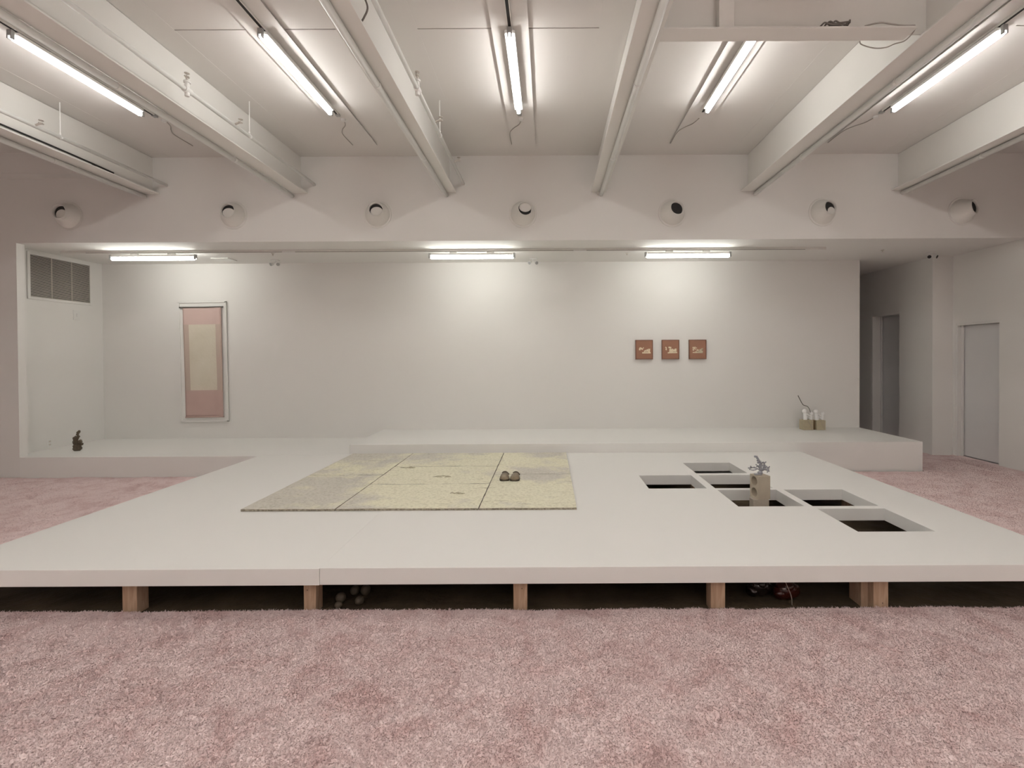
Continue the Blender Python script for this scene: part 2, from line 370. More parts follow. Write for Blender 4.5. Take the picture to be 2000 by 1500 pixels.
def slab(bm, x0, x1, y0, y1, z0, z1, hs=(), liner=None):
    xs = sorted({x0, x1}|{v for h in hs for v in h[:2]}); ys = sorted({y0, y1}|{v for h in hs for v in h[2:]})
    inh = lambda cx, cy: any(h[0] < cx < h[1] and h[2] < cy < h[3] for h in hs)
    cell = lambda i, j: 0 <= i < len(xs)-1 and 0 <= j < len(ys)-1 and not inh((xs[i]+xs[i+1])/2, (ys[j]+ys[j+1])/2)
    vc = {}
    def v(x, y, z):
        k = (round(x, 5), round(y, 5), round(z, 5))
        if k not in vc: vc[k] = bm.verts.new((x, y, z))
        return vc[k]
    for i in range(len(xs)-1):
        for j in range(len(ys)-1):
            if not cell(i, j): continue
            a, b_, c, d = xs[i], xs[i+1], ys[j], ys[j+1]
            for z in (z0, z1): bm.faces.new((v(a, c, z), v(b_, c, z), v(b_, d, z), v(a, d, z)))
            for (di, dj, p, q) in ((-1, 0, (a, c), (a, d)), (1, 0, (b_, c), (b_, d)), (0, -1, (a, c), (b_, c)), (0, 1, (a, d), (b_, d))):
                if not cell(i+di, j+dj): bm.faces.new((v(*p, z0), v(*q, z0), v(*q, z1), v(*p, z1)))

plat = thing('platform', (0, PF[2], SUB), 'large low white platform raised on short timber posts over a dark floor', 'platform')
def at(o, parent):   # keep world placement under a parent Empty that is only translated/rotated
    o.parent = parent; o.matrix_parent_inverse = parent.matrix_basis.inverted(); return o
SEAM = -1.372; DT = .10
bm = bmesh.new(); slab(bm, PF[0], SEAM, PF[2]-.004, PF[3], DECK_Z-DT-.001, DECK_Z-.0012)
o = at(link('deck', bm, M['deck']), plat)
bv = o.modifiers.new('b', 'BEVEL'); bv.width = .002; bv.segments = 2; bv.limit_method = 'ANGLE'
bm = bmesh.new(); slab(bm, SEAM+.001, PF[1], PF[2], PF[3], DECK_Z-DT, DECK_Z, holes)
o = at(link('deck', bm, M['deck']), plat)
bv = o.modifiers.new('b', 'BEVEL'); bv.width = .002; bv.segments = 2; bv.limit_method = 'ANGLE'
legs = [(-2.585, .088), (-1.486, .074), (-.216, .083), (.98, .087), (1.965, .09)]
def leg(x, y, wd=.088, nail=None, dp=.089):
    bm = bmesh.new(); box(bm, 0, wd, 0, dp, SUB, DECK_Z-DT-.001, .002)
    o = link('post', bm, M['wood']); o.location = (x, y, 0); at(o, plat)
    if nail:
        bm = bmesh.new(); cyl(bm, (x+nail[0], y-.0015, nail[1]), (x+nail[0], y+.004, nail[1]), .0028, seg=8)
        at(link('nail', bm, M['black']), plat).parent = o
        n = [c for c in bpy.data.objects if c.parent == o][0]; n.matrix_parent_inverse = (plat.matrix_basis.inverted() @ Matrix()).inverted() if False else o.matrix_basis.inverted()
    return o
nails = {1: (.022, .115), 2: (.052, .118), 4: (.055, .018)}
for k, (x, wd) in enumerate(legs): leg(x, 2.962, wd, nails.get(k))
leg(1.975-.055, 3.01, .045, dp=.12)
for x in (-3.70, 3.2): leg(x, 2.98)
for y in (4.62, 6.28):
    for x in (-3.68, -2.59, -1.5, -.216, .80, 3.2): leg(x, y)
leg(2.82, 4.63, .08); leg(2.16, 3.62, .04); leg(1.53, 5.19, .04)

step = thing('platform_step', (0, 6.42, SUB), 'long white upper step across the niche, set above the rear of the platform', 'platform')
bm = bmesh.new(); slab(bm, -2.60, 4.90, 6.42, BACK_Y, SUB, STEP_Z)
o = at(link('step_body', bm, M['deck']), step); bv = o.modifiers.new('b', 'BEVEL'); bv.width = .002; bv.segments = 2; bv.limit_method = 'ANGLE'
ledge = thing('ledge', (0, 6.30, SUB), 'white ledge filling the left part of the niche floor below the pink scroll', 'ledge')
bm = bmesh.new()
vs = [(-6.79, 6.30), (PF[0]-.0005, 6.30), (PF[0]-.0005, 6.4205), (-2.6005, 6.4205), (-2.6005, BACK_Y-.001), (-6.999, BACK_Y-.001), (-6.999, 6.401), (-6.79, 6.401)]
top = [bm.verts.new((x, y, DECK_Z-.0008)) for x, y in vs]; bot = [bm.verts.new((x, y, SUB)) for x, y in vs]
bm.faces.new(top); bm.faces.new(bot[::-1])
for k in range(len(vs)): bm.faces.new((top[k], top[k-1], bot[k-1], bot[k]))
at(link('ledge_body', bm, M['deck']), ledge)

# ------------------------------------------------------------------ cream mats
def mat_slab(x0, x1, y0, y1, label, seed):
    bm = bmesh.new(); r = random.Random(seed); g = .004; th = .021; n = 26
    x0 += g; x1 -= g; y0 += g; y1 -= g
    rows = []
    for j in range(n+1):
        row = []
        for i_ in range(n+1):
            u, v = i_/n, j/n; x = x0+(x1-x0)*u; y = y0+(y1-y0)*v
            z = th+.0025*mnoise.noise(Vector((x*5, y*5, seed)))
            e = min(u, 1-u, v, 1-v)
            if e == 0:
                z -= .004; j_ = .0035*mnoise.noise(Vector((x*9, y*9, seed+5)))
                if u in (0, 1): x += j_
                else: y += j_
            row.append(bm.verts.new((x, y, z+DECK_Z)))
        rows.append(row)
    for j in range(n):
        for i_ in range(n): bm.faces.new((rows[j][i_], rows[j][i_+1], rows[j+1][i_+1], rows[j+1][i_]))
    ring = rows[0][:]+[rows[j][n] for j in range(1, n+1)]+rows[n][:n][::-1]+[rows[j][0] for j in range(n-1, 0, -1)]
    low = [bm.verts.new((v.co.x, v.co.y, DECK_Z+.0005)) for v in ring]
    for k in range(len(ring)): bm.faces.new((ring[k-1], ring[k], low[k], low[k-1]))
    bm.faces.new(low)
    o = link('floor_mat', bm, M['mat'])
    return tag(o, label, 'mat', 'cream mats laid together on the platform')
X0, X1, X2, X3 = -2.535, -1.75, -.575, .235; Y0, Y3 = 4.02, 6.365
ym = (Y0+Y3)/2; ya, yb = Y0+.785, Y0+1.56
mat_slab(X0, X1, Y0, ym, 'greyish cream mat at the front left corner of the seven', 1)
mat_slab(X0, X1, ym, Y3, 'greyish cream mat at the rear left corner of the seven', 2)
mat_slab(X1, X2, Y0, ya, 'wide cream mat in the middle column, nearest the platform front', 3)
mat_slab(X1, X2, ya, yb, 'wide cream mat with a grey patch, centre of the middle column', 4)
mat_slab(X1, X2, yb, Y3, 'wide cream mat in the middle column, against the upper step', 5)
mat_slab(X2, X3, Y0, ym, 'yellowish cream mat at the front right, carrying the bronze clogs', 6)
mat_slab(X2, X3, ym, Y3, 'yellowish cream mat at the rear right, behind the bronze clogs', 7)

M['crease'] = mat('mat_crease', (.40, .36, .24), .8, noise=(30, .3, (.58, .53, .38)))
def crease(o, cx, cy, s, seed):
    q = random.Random(seed); bm = bmesh.new()
    for i in range(9):
        a = q.uniform(-.5, .5); x, y = cx+q.uniform(-1, 1)*s, cy+q.uniform(-.35, .35)*s; l = s*q.uniform(.3, .8)
        p = [(x-l*math.cos(a), y-l*math.sin(a), DECK_Z+.021), (x-l*.3*math.cos(a), y-l*.3*math.sin(a)+.006, DECK_Z+.025), (x+l*.4*math.cos(a), y+l*.4*math.sin(a)-.006, DECK_Z+.025), (x+l*math.cos(a), y+l*math.sin(a), DECK_Z+.021)]
        curve_bm(bm, p, q.uniform(.002, .0045), 6, 3)
    link('crease', bm, M['crease'], o, smooth=True)
ms = [x for x in bpy.data.objects if x.name.startswith('floor_mat')]; ms.sort(key=lambda x: x.name)
crease(ms[3], -1.09, 5.08, .07, 1); crease(ms[3], -1.58, 5.50, .06, 2); crease(ms[2], -.83, 4.45, .045, 3)

# ------------------------------------------------------------------ ceiling beams, pipes
BX = [-5.04, -3.15, -1.25, .66, 2.57, 4.49]
ordn = ['first', 'second', 'third', 'fourth', 'fifth', 'sixth']
FZ = EYE+2.10
for k, x in enumerate(BX):
    bm = bmesh.new()
    y0, y1 = YB, HDR_Y
    box(bm, x-.095, x+.095, y0, y1, FZ, FZ+.016, .003)
    box(bm, x-.007, x+.007, y0, y1, FZ+.012, CEIL_Z-.006)
    tag(link('ceiling_beam', bm, M['steel']), 'white painted steel ceiling beam, %s of six counted from the left' % ordn[k], 'beam', 'steel beams running to the far wall')
    struct('trim_%d' % (k+1), [(x-.245, x+.245, YB, HDR_Y, CEIL_Z-.0015, CEIL_Z)], M['ceil'])

PO = [-.095, -.105, -.035, .03, .09, .05]
for k, x in enumerate(BX):
    px = x+PO[k]; pz = FZ-.030
    t = thing('sprinkler_pipe', (px, 0, pz), 'thick white pipe clipped under the %s beam from the left' % ordn[k], 'pipe', 'thick pipes under the beams')
    bm = bmesh.new(); cyl(bm, (px, YB, pz), (px, HDR_Y-.001, pz), .026, seg=20)
    at(link('pipe_run', bm, M['pipe'], smooth=True), t)
    for y in (1.9, 3.75, 5.14):
        bm = bmesh.new(); cyl(bm, (px, y-.012, pz), (px, y+.012, pz), .0292, seg=18); cyl(bm, (px, y, pz+.02), (px, y, FZ-.001), .006, seg=8)
        box(bm, px-.018, px+.018, y-.01, y+.01, pz+.024, FZ-.0005)
        at(link('pipe_clamp', bm, M['pipe'], smooth=False), t)
for k in (0, 1, 2):
    x = BX[k]+.185; z = EYE+2.215
    t = thing('branch_pipe', (x, 0, z), 'thin white sprinkler branch pipe beside the %s beam from the left' % ordn[k], 'pipe', 'thin branch pipes beside the left beams')
    bm = bmesh.new(); cyl(bm, (x, YB, z), (x, HDR_Y-.001, z), .018, seg=16)
    at(link('pipe_run', bm, M['pipe'], smooth=True), t)
    # tee with a capped stub, and sprinkler heads
    bm = bmesh.new(); y = 4.08
    if k != 0:
        cyl(bm, (x, y-.035, z), (x, y+.035, z), .026, seg=14); cyl(bm, (x, y, z-.05), (x, y, z+.06), .018, seg=12)
        cyl(bm, (x, y, z+.06), (x, y, z+.075), .026, seg=12)
        at(link('tee_fitting', bm, M['pipe']), t)
    else: bm.free()
    ys = [4.68] if k < 2 else [4.66, 5.6]
    if k != 0: ys = [4.08]+ys
    for y in ys:
        bm = bmesh.new(); s = .055 if y > 4.2 else .0
        cyl(bm, (x, y, z), (x+s, y, z+.02 if s else z+.1), .010, seg=10)
        c = (x+s+.012, y, z+.02) if s else (x, y, z+.11)
        cyl(bm, (c[0]-.01, c[1], c[2]), (c[0]+.018, c[1], c[2]), .011, .004, seg=10)
        for a in range(8):
            an = a*math.pi/4
            box(bm, c[0]+math.cos(an)*.012-.004, c[0]+math.cos(an)*.012+.004, c[1]+math.sin(an)*.02-.004, c[1]+math.sin(an)*.02+.004, c[2]-.002, c[2]+.004)
        cyl(bm, (c[0], c[1], c[2]), (c[0], c[1], c[2]+.03), .003, seg=6); cyl(bm, (c[0], c[1], c[2]+.028), (c[0], c[1], c[2]+.032), .02, seg=12)
        at(link('sprinkler_head', bm, M['louver']), t)
    for y in (1.5, 4.93):
        bm = bmesh.new(); cyl(bm, (x+.0, y, z), (x+.0, y, CEIL_Z-.006), .0045, seg=8); cyl(bm, (x, y-.01, z), (x, y+.01, z), .022, seg=14)
        cyl(bm, (x, y, z+.03), (x, y, z+.045), .009, seg=8)
        at(link('hanger_rod', bm, M['pipe']), t)

# dark cable lying along the left beam, clip cable on the third beam
bm = bmesh.new(); curve_bm(bm, [(BX[0]+.086+.0015*math.sin(y*3), y, FZ+.036) for y in [YB+.1+.5*i for i in range(24)] if y < 5.6]+[(BX[0]+.080, 5.65, FZ+.030)], .009, 6, 3)
for y_ in (1.5, 3.0, 4.2, 5.4): box(bm, BX[0]+.078, BX[0]+.093, y_-.02, y_+.02, FZ+.0165, FZ+.032)
tag(link('power_cable', bm, M['black'], smooth=True), 'dark cable lying on the flange of the leftmost beam', 'cable')
bm = bmesh.new(); bx = BX[2]+.08
curve_bm(bm, [(bx-.01, 2.72, FZ+.03), (bx+.02, 2.86, FZ+.07), (bx+.055, 2.96, FZ+.10), (bx+.060, 3.08, FZ+.085), (bx+.03, 3.10, FZ+.03), (bx-.01, 3.14, FZ+.022)], .006, 8)
box(bm, bx-.025, bx+.02, 2.80, 2.92, FZ+.017, FZ+.06, .006)
tag(link('looped_cable', bm, M['cable'], smooth=True), 'grey looped cable clipped on top of the third beam near the camera', 'cable')

# cross beam between the fourth and fifth beam
cb = thing('cross_beam', (1.5, 3.31, EYE+2.15), 'white steel cross beam spanning between the fourth and fifth ceiling beams', 'beam')
z0 = EYE+2.15
bm = bmesh.new(); box(bm, BX[3]+.008, 2.44, 3.25, 3.385, z0, z0+.012, .002); at(link('bottom_flange', bm, M['steel']), cb)
bm = bmesh.new(); box(bm, BX[3]+.008, BX[4]-.008, 3.335, 3.348, z0+.012, CEIL_Z-.03); at(link('web_plate', bm, M['steel']), cb)
bm = bmesh.new(); box(bm, 1.145, 1.245, 3.275, 3.334, z0+.012, CEIL_Z-.03, .003); at(link('stiffener', bm, M['steel']), cb)
bm = bmesh.new(); r = random.Random(4)
for q in range(3):
    pts = []
    for i in range(17):
        a = 2*math.pi*i/16
        pts.append((1.925+.028*(q-1)+(.085-.012*q)*math.cos(a), 3.285+.03*math.sin(a), z0+.024+.011*q+.008*math.sin(2*a+q)+(.012 if i % 5 == 0 else 0)))
    curve_bm(bm, pts, .0055, 7, 3)
cyl(bm, (1.87, 3.27, z0+.045), (1.90, 3.30, z0+.05), .012, seg=10)
tag(link('coiled_cable', bm, M['cable'], smooth=True), 'brown coiled cable resting on the cross beam flange', 'cable')
bm = bmesh.new()
curve_bm(bm, [(2.10, 3.262, z0+.019), (2.2, 3.262, z0+.04), (2.28, 3.262, z0+.03), (2.36, 3.262, z0+.02), (2.43, 3.262, z0+.022)], .005, 7)
curve_bm(bm, [(2.43, 3.262, z0+.022), (2.455, 3.30, z0+.012), (2.452, 3.38, z0-.002), (2.40, 3.41, z0-.006), (2.34, 3.41, z0-.030), (2.26, 3.41, z0-.034), (2.17, 3.405, z0-.012), (2.15, 3.392, z0+.006)], .004, 7)
tag(link('hanging_cable', bm, M['cablegrey'], smooth=True), 'thin grey cable sagging below the right end of the cross beam', 'cable')

# ------------------------------------------------------------------ fluorescent fixtures
def make_fixture(L, r, lampmat, drop, hw=.030):
    """root at the mounting face (top), lamp along local Y"""
    t = thing('tube_light', (0, 0, 0), 'x', 'ceiling light')
    bm = bmesh.new(); box(bm, -hw, hw, -L/2+.02, L/2-.02, -drop+.024, -drop+.050, .003)
    link('housing', bm, M['white'], t)
    bm = bmesh.new(); cyl(bm, (0, -L/2+.022, -drop), (0, L/2-.022, -drop), r, seg=20)
    for s in (-1, 1): ball(bm, (0, s*(L/2-.022), -drop), r, 1, .6, 1)
    link('lamp_tube', bm, lampmat, t, smooth=True)
    for s in (-1, 1):
        bm = bmesh.new(); box(bm, -.019, .019, s*(L/2)-.014, s*(L/2)+.014, -drop+.010, -drop+.055, .004)
        box(bm, -.019, -.009, s*(L/2)-.014, s*(L/2)+.014, -drop-.014, -drop+.02, .002); box(bm, .009, .019, s*(L/2)-.014, s*(L/2)+.014, -drop-.014, -drop+.02, .002)
        link('lamp_holder', bm, M['greyp'], t)
    for s in (-1, 1):
        bm = bmesh.new(); box(bm, -.016, .016, s*L*.22-.05, s*L*.22+.05, -drop+.0505, -.0005, .003)
        link('track_adapter', bm, M['white'], t)
    return t
TX = [-4.09, -2.18, -.28, 1.62, 3.50]
bayn = ['leftmost', 'second', 'middle', 'fourth', 'rightmost']
TRZ = CEIL_Z-.022        # underside of the wide trays
fx = make_fixture(1.21, .018, M['lamp'], .068, .040)
first = True
for k, x in enumerate(TX):
    # tray
    bm = bmesh.new(); y1 = 5.92
    box(bm, x-.145, x+.145, YB+.1, y1, TRZ, TRZ+.006)
    box(bm, x-.120, x+.120, YB+.1, y1-.02, TRZ+.004, CEIL_Z-.0005)
    tag(link('lighting_tray', bm, M['ceil']), 'wide flat white ceiling tray above the %s row of tube lights' % bayn[k], 'tray', 'flat trays between the beams')
    # track
    t = thing('light_track', (x, 0, TRZ), 'white lighting track with a black slot along the %s tray' % bayn[k], 'light track', 'tracks under the trays')
    bm = bmesh.new()
    for s in (-1, 1): box(bm, x+s*.0155-.0038, x+s*.0155+.0038, YB+.2, 5.13, TRZ-.018, TRZ-.0005)
    at(link('rail', bm, M['steel']), t)
    bm = bmesh.new(); box(bm, x-.0115, x+.0115, YB+.2, 5.13, TRZ-.0172, TRZ-.001); at(link('slot', bm, M['black']), t)
    if k != 3:
        bm = bmesh.new(); cyl(bm, (x+.01, 5.27, TRZ-.0005), (x+.01, 5.27, TRZ-.022), .028, .022, seg=20)
        jc = link('junction_cap', bm, M['white']); bm = bmesh.new(); box(bm, x-.02, x+.02, 5.135, 5.18, TRZ-.024, TRZ-.0005, .003); link('end_feed', bm, M['greyp'], jc)
        tag(jc, 'small round white cap beyond the end of the %s lighting track' % bayn[k], 'cap', 'caps at the track ends')
    bm = bmesh.new(); curve_bm(bm, [(x+.012, 5.29, TRZ-.004), (x-.02, 5.40, TRZ-.006), (x-.09, 5.5, TRZ-.004), (x-.138, 5.62, TRZ-.006), (x-.138, 5.90, TRZ-.006)], .0045, 6)
    tag(link('feed_cable', bm, M['cablegrey'], smooth=True), 'thin cable running from the %s track end to its tray edge' % bayn[k], 'cable', 'cables at the track ends')
    for y, vis_ in ((4.385, 1), (1.5, 0), (.2, 0), (-1.3, 0), (-2.9, 0), (-4.6, 0)):  # second and fourth unseen rows are added to raise the ambient light
        if first: o = fx; first = False
        else: o = copy_tree(fx)
        o.location = (x, y, TRZ-.018)
        lab = ('lit fluorescent tube light on the %s ceiling track' % bayn[k]) if vis_ else 'fluorescent tube on the %s track over the viewer' % bayn[k]
        if vis_ == 0: lab += {1.5: ', nearest overhead', .2: ', next one behind, added fill light', -1.3: ', third behind', -2.9: ', fourth behind, added fill light', -4.6: ', furthest behind'}[y]
        tag(o, lab, 'ceiling light', 'tube lights between the beams')

# niche track and three tubes
NY = 6.80
t = thing('light_track', (0, NY, NICHE_Z), 'long thin lighting track across the niche ceiling', 'light track')
bm = bmesh.new(); box(bm, -6.70, 3.84, NY-.022, NY+.022, NICHE_Z-.032, NICHE_Z-.0005, .002); at(link('rail', bm, M['steel']), t)
bm = bmesh.new(); box(bm, -6.35, 3.55, NY-.0228, NY-.015, NICHE_Z-.0315, NICHE_Z-.026); at(link('slot', bm, M['cable']), t)
for xx in (-3.56, .45):
    bm = bmesh.new(); box(bm, xx-.09, xx+.09, NY-.026, NY+.026, NICHE_Z-.036, NICHE_Z-.001, .002); at(link('coupler', bm, M['white']), t)
nf = make_fixture(1.165, .024, M['lamp_n'], .075, .026)
for k, (x, nm) in enumerate(((-5.44, 'left'), (-1.04, 'middle'), (1.94, 'right'))):
    o = nf if k == 0 else copy_tree(nf)
    o.location = (x, NY, NICHE_Z-.0325); o.rotation_euler = (0, 0, math.pi/2)
    tag(o, 'horizontal lit tube light under the niche ceiling, %s one of three' % nm, 'ceiling light', 'tube lights in the niche')

# ------------------------------------------------------------------ ball jet nozzles on the header wall
def nozzle(x, z, aim, L, yaw, pitch, disc, label):
    t = thing('air_nozzle', (x, HDR_Y, z), label, 'air vent', 'round air nozzles along the header wall')
    prof = [(.158, .000), (.157, .006), (.148, .034), (.133, .064), (.113, .092), (.098, .116), (.092, L-.012), (.091, L), (.084, L), (.083, L-.045)]
    seg = 40
    def ring(r, d, bm):
        u = min(1, d/L); u2 = u**1.3
        c = Vector((aim[0]*u2, -d, aim[1]*u2))
        R = Matrix.Rotation(yaw*u2, 3, 'Z') @ Matrix.Rotation(-pitch*u2, 3, 'X')
        return [bm.verts.new(c+R @ Vector((r*math.cos(a), 0, r*math.sin(a)))) for a in [2*math.pi*i/seg for i in range(seg)]]
    bm = bmesh.new(); rs = [ring(r, d, bm) for r, d in prof]
    for a, b_ in zip(rs, rs[1:]):
        for k in range(seg): bm.faces.new((a[k], a[(k+1) % seg], b_[(k+1) % seg], b_[k]))
    link('nozzle_body', bm, M['steel'], t, smooth=True)
    bm = bmesh.new(); cyl(bm, (0, 0, 0), (0, -.008, 0),   .180, .177, seg=48)
    link('wall_ring', bm, M['steel'], t)
    bm = bmesh.new(); r_ = ring(.083, L-.046, bm); bm.faces.new(r_)
    bk = ring(.083, L-.052, bm); bm.faces.new(bk)
    link('duct_dark_disc', bm, M['black'], t)  # black discs stand in for the shade deep inside the duct
    if disc:
        dx, dz, dr, sq = disc
        bm = bmesh.new(); c = Vector((aim[0], -(L-.030), aim[1]))
        vs = ball(bm, (0, 0, 0), dr, 1, .12, sq, 3)
        Rm = Matrix.Translation(c+Vector((dx, 0, dz))) @ Matrix.Rotation(yaw, 4, 'Z')
        bmesh.ops.transform(bm, matrix=Rm, verts=vs)
        link('damper_disc', bm, M['steel'], t, smooth=True)
    return t
NZ = [(-6.11, (.015, .02), .15, .0, 0, (.012, -.036, .072, .92), 'leftmost'), (-4.01, (.02, .022), .15, 0, 0, (0, -.026, .078, .76), 'second'),
      (-2.166, (.03, .03), .15, 0, 0, (.0, -.026, .077, .74), 'third'), (-.31, (.04, .025), .15, .08, .12, (-.004, .018, .076, .74), 'fourth, central'),
      (1.60, (.03, .025), .15, .12, .10, None, 'fifth'), (3.52, (.02, .02), .155, .22, .05, (.020, -.045, .055, 1.0), 'sixth'), (5.30, (.035, .02), .16, .45, .08, None, 'rightmost')]
for x, aim, L, yaw, pitch, disc, nm in NZ:
    nozzle(x, EYE+1.83, aim, L, yaw, pitch, disc, 'white round air nozzle on the header wall, %s of seven%s' % (nm, ', with all dark mouth' if disc is None else ''))

# ------------------------------------------------------------------ niche ceiling fittings
def twin_head(x, y, label, dark=False):
    t = thing('emergency_light', (x, y, NICHE_Z), label, 'emergency light', 'twin head emergency lights')
    bm = bmesh.new(); box(bm, -.055, .055, -.03, .03, -.014, -.0005, .004); link('base_plate', bm, M['white'], t)
    bm = bmesh.new(); cyl(bm, (0, 0, -.012), (0, 0, -.05), .008, seg=10); curve_bm(bm, [(-.045, -.01, -.062), (0, 0, -.045), (.045, -.01, -.058)], .007, 8); link('bracket', bm, M['white'], t)
    for s in (-1, 1):
        bm = bmesh.new(); a = Vector((s*.042, -.005, -.062)); d = Vector((s*.45, -.75, -.35)).normalized()
        cyl(bm, a-d*.018, a+d*.028, .016, .030, seg=18)
        h = link('lamp_head', bm, M['white'], t)
        bm = bmesh.new(); cyl(bm, a+d*.0282, a+d*.031, .024, seg=18); link('lens', bm, M['black'] if dark else M['greyp'], h)
    return t
twin_head(-4.12, 7.46, 'small twin head emergency lamp on the niche ceiling, right of the pink scroll')
twin_head(-.215, 7.46, 'small twin head emergency lamp on the niche ceiling, right of the middle tube light')
twin_head(5.58, 7.15, 'small twin head emergency lamp above the corridor opening', True)
bm = bmesh.new(); box(bm, -4.98, -4.72, 7.28, 7.5, NICHE_Z-.012, NICHE_Z-.0005, .003)
tag(link('access_panel', bm, M['white']), 'thin white panel on the niche ceiling above the scroll', 'panel')
for x, y, lb in ((-4.0+.1, 7.0, 'left'), (1.15, 7.1, 'middle'), (4.75, 6.98, 'right')):
    bm = bmesh.new(); cyl(bm, (x, y, NICHE_Z-.0005), (x, y, NICHE_Z-.006), .022, seg=16); cyl(bm, (x, y, NICHE_Z-.006), (x, y, NICHE_Z-.028), .006, seg=8); cyl(bm, (x, y, NICHE_Z-.026), (x, y, NICHE_Z-.029), .013, seg=12)
    tag(link('sprinkler', bm, M['louver']), 'tiny sprinkler head in the niche ceiling, %s one' % lb, 'sprinkler', 'niche sprinklers')

# ------------------------------------------------------------------ grille and plates on the niche left wall
g = thing('air_grille', (-7.0, 7.08, 2.66), 'large horizontal louvered return air grille high on the niche side wall', 'vent')
y0, y1, z0, z1 = 6.655, 7.52, 2.375, 2.945
bm = bmesh.new()
for b_ in ((y0-.035, y0, z0-.035, z1+.035), (y1, y1+.035, z0-.035, z1+.035), (y0, y1, z0-.035, z0), (y0, y1, z1, z1+.035)):
    box(bm, -6.9995, -6.985, b_[0], b_[1], b_[2], b_[3], .002)
at(link('grille_frame', bm, M['wall']), g)
bm = bmesh.new(); box(bm, -6.9995, -6.997, y0, y1, z0, z1); at(link('dark_backing', bm, M['black']), g)
bm = bmesh.new(); n = 34
for i in range(n):
    z = z0+(z1-z0)*(i+.5)/n
    a, b_, c, d = (-6.996, z+.004), (-6.986, z-.001), (-6.986, z-.0065), (-6.996, z-.0005)
    vs = [[bm.verts.new((p[0], yy, p[1])) for p in (a, b_, c, d)] for yy in (y0, y1)]
    for k in range(4): bm.faces.new((vs[0][k], vs[0][k-1], vs[1][k-1], vs[1][k]))
for yy in (y0+.29, y0+.58): box(bm, -6.9965, -6.9855, yy-.003, yy+.003, z0, z1)
at(link('louver', bm, M['louver']), g)
bm = bmesh.new(); box(bm, -6.9995, -6.99, 7.255, 7.36, 2.105, 2.25, .004)
p = tag(link('wall_plate', bm, M['white']), 'small white thermostat plate below the air grille', 'wall plate')
bm = bmesh.new(); box(bm, -6.99, -6.98, 7.30, 7.335, 2.15, 2.20, .003); link('knob', bm, M['white'], p)
bm = bmesh.new(); box(bm, -6.9995, -6.993, 6.85, 6.92, .29, .40, .003)
p = tag(link('outlet_plate', bm, M['white']), 'small white outlet plate low on the niche side wall, left of the dark sculpture', 'outlet')
bm = bmesh.new()
for zz in (.325, .37): box(bm, -6.993, -6.991, 6.87, 6.90, zz-.012, zz+.012, .001)
link('socket', bm, M['louver'], p)

# ------------------------------------------------------------------ hanging scroll
s = thing('hanging_scroll', (-5.405, BACK_Y, 1.47), 'pink and cream hanging scroll mounted on a tall white panel on the back wall', 'scroll')
s.rotation_euler = (0, math.radians(-.6), 0)
W2, H2 = .375, .945
bm = bmesh.new(); box(bm, -W2, W2, -.022, -.012, -H2, H2, .002)
for b_ in ((-W2, -W2+.022, -H2, H2), (W2-.022, W2, -H2, H2), (-W2, W2, -H2, -H2+.022), (-W2, W2, H2-.022, H2)): box(bm, b_[0], b_[1], -.034, -.010, b_[2], b_[3], .002)
link('backing_panel', bm, M['wall'], s)
bm = bmesh.new(); cyl(bm, (-.335, -.05, .855), (.335, -.05, .855), .0095, seg=12); ball(bm, (-.335, -.05, .855), .013); ball(bm, (.335, -.05, .855), .013); link('top_rod', bm, M['rodm'], s, smooth=True)
xs = [-.295, -.205, .215, .300]; zs = [.855, .585, -.445, -.865]
def sx(x, z): return x*(1-.00*(z)) + .012*(0.86-z)*.5
def sub(a, b_, n): return [a+(b_-a)*i/n for i in range(n)]
gx = sub(xs[0], xs[1], 3)+sub(xs[1], xs[2], 12)+sub(xs[2], xs[3], 3)+[xs[3]]
gz = sub(zs[0], zs[1], 8)+sub(zs[1], zs[2], 24)+sub(zs[2], zs[3], 10)+[zs[3]]
bm = bmesh.new(); vv = []
for z in gz: vv.append([bm.verts.new((sx(x, z), -.046+.004*math.sin(x*14+z*1.3)+.004*mnoise.noise(Vector((x*4, 0, z*3)))-.004*(x > .2), z)) for x in gx])
for j in range(len(gz)-1):
    for i_ in range(len(gx)-1):
        f = bm.faces.new((vv[j][i_], vv[j][i_+1], vv[j+1][i_+1], vv[j+1][i_]))
        cx = (gx[i_]+gx[i_+1])/2; cz = (gz[j]+gz[j+1])/2
        f.material_index = 0 if cz > zs[1] else (2 if cz < zs[2] else (1 if xs[1] < cx < xs[2] else 3))
o = link('scroll_cloth', bm, [M['pink1'], M['cream'], M['pink2'], M['tan']], s, smooth=True)
so = o.modifiers.new('s', 'SOLIDIFY'); so.thickness = .002
bm = bmesh.new(); cyl(bm, (sx(-.297, -.86), -.044, -.865), (sx(.302, -.86), -.044, -.865), .009, seg=12); link('bottom_rod', bm, M['pink2'], s, smooth=True)
bm = bmesh.new(); box(bm, .300, .308, -.052, -.044, -.86, .85); link('side_fold', bm, M['pink2'], s)

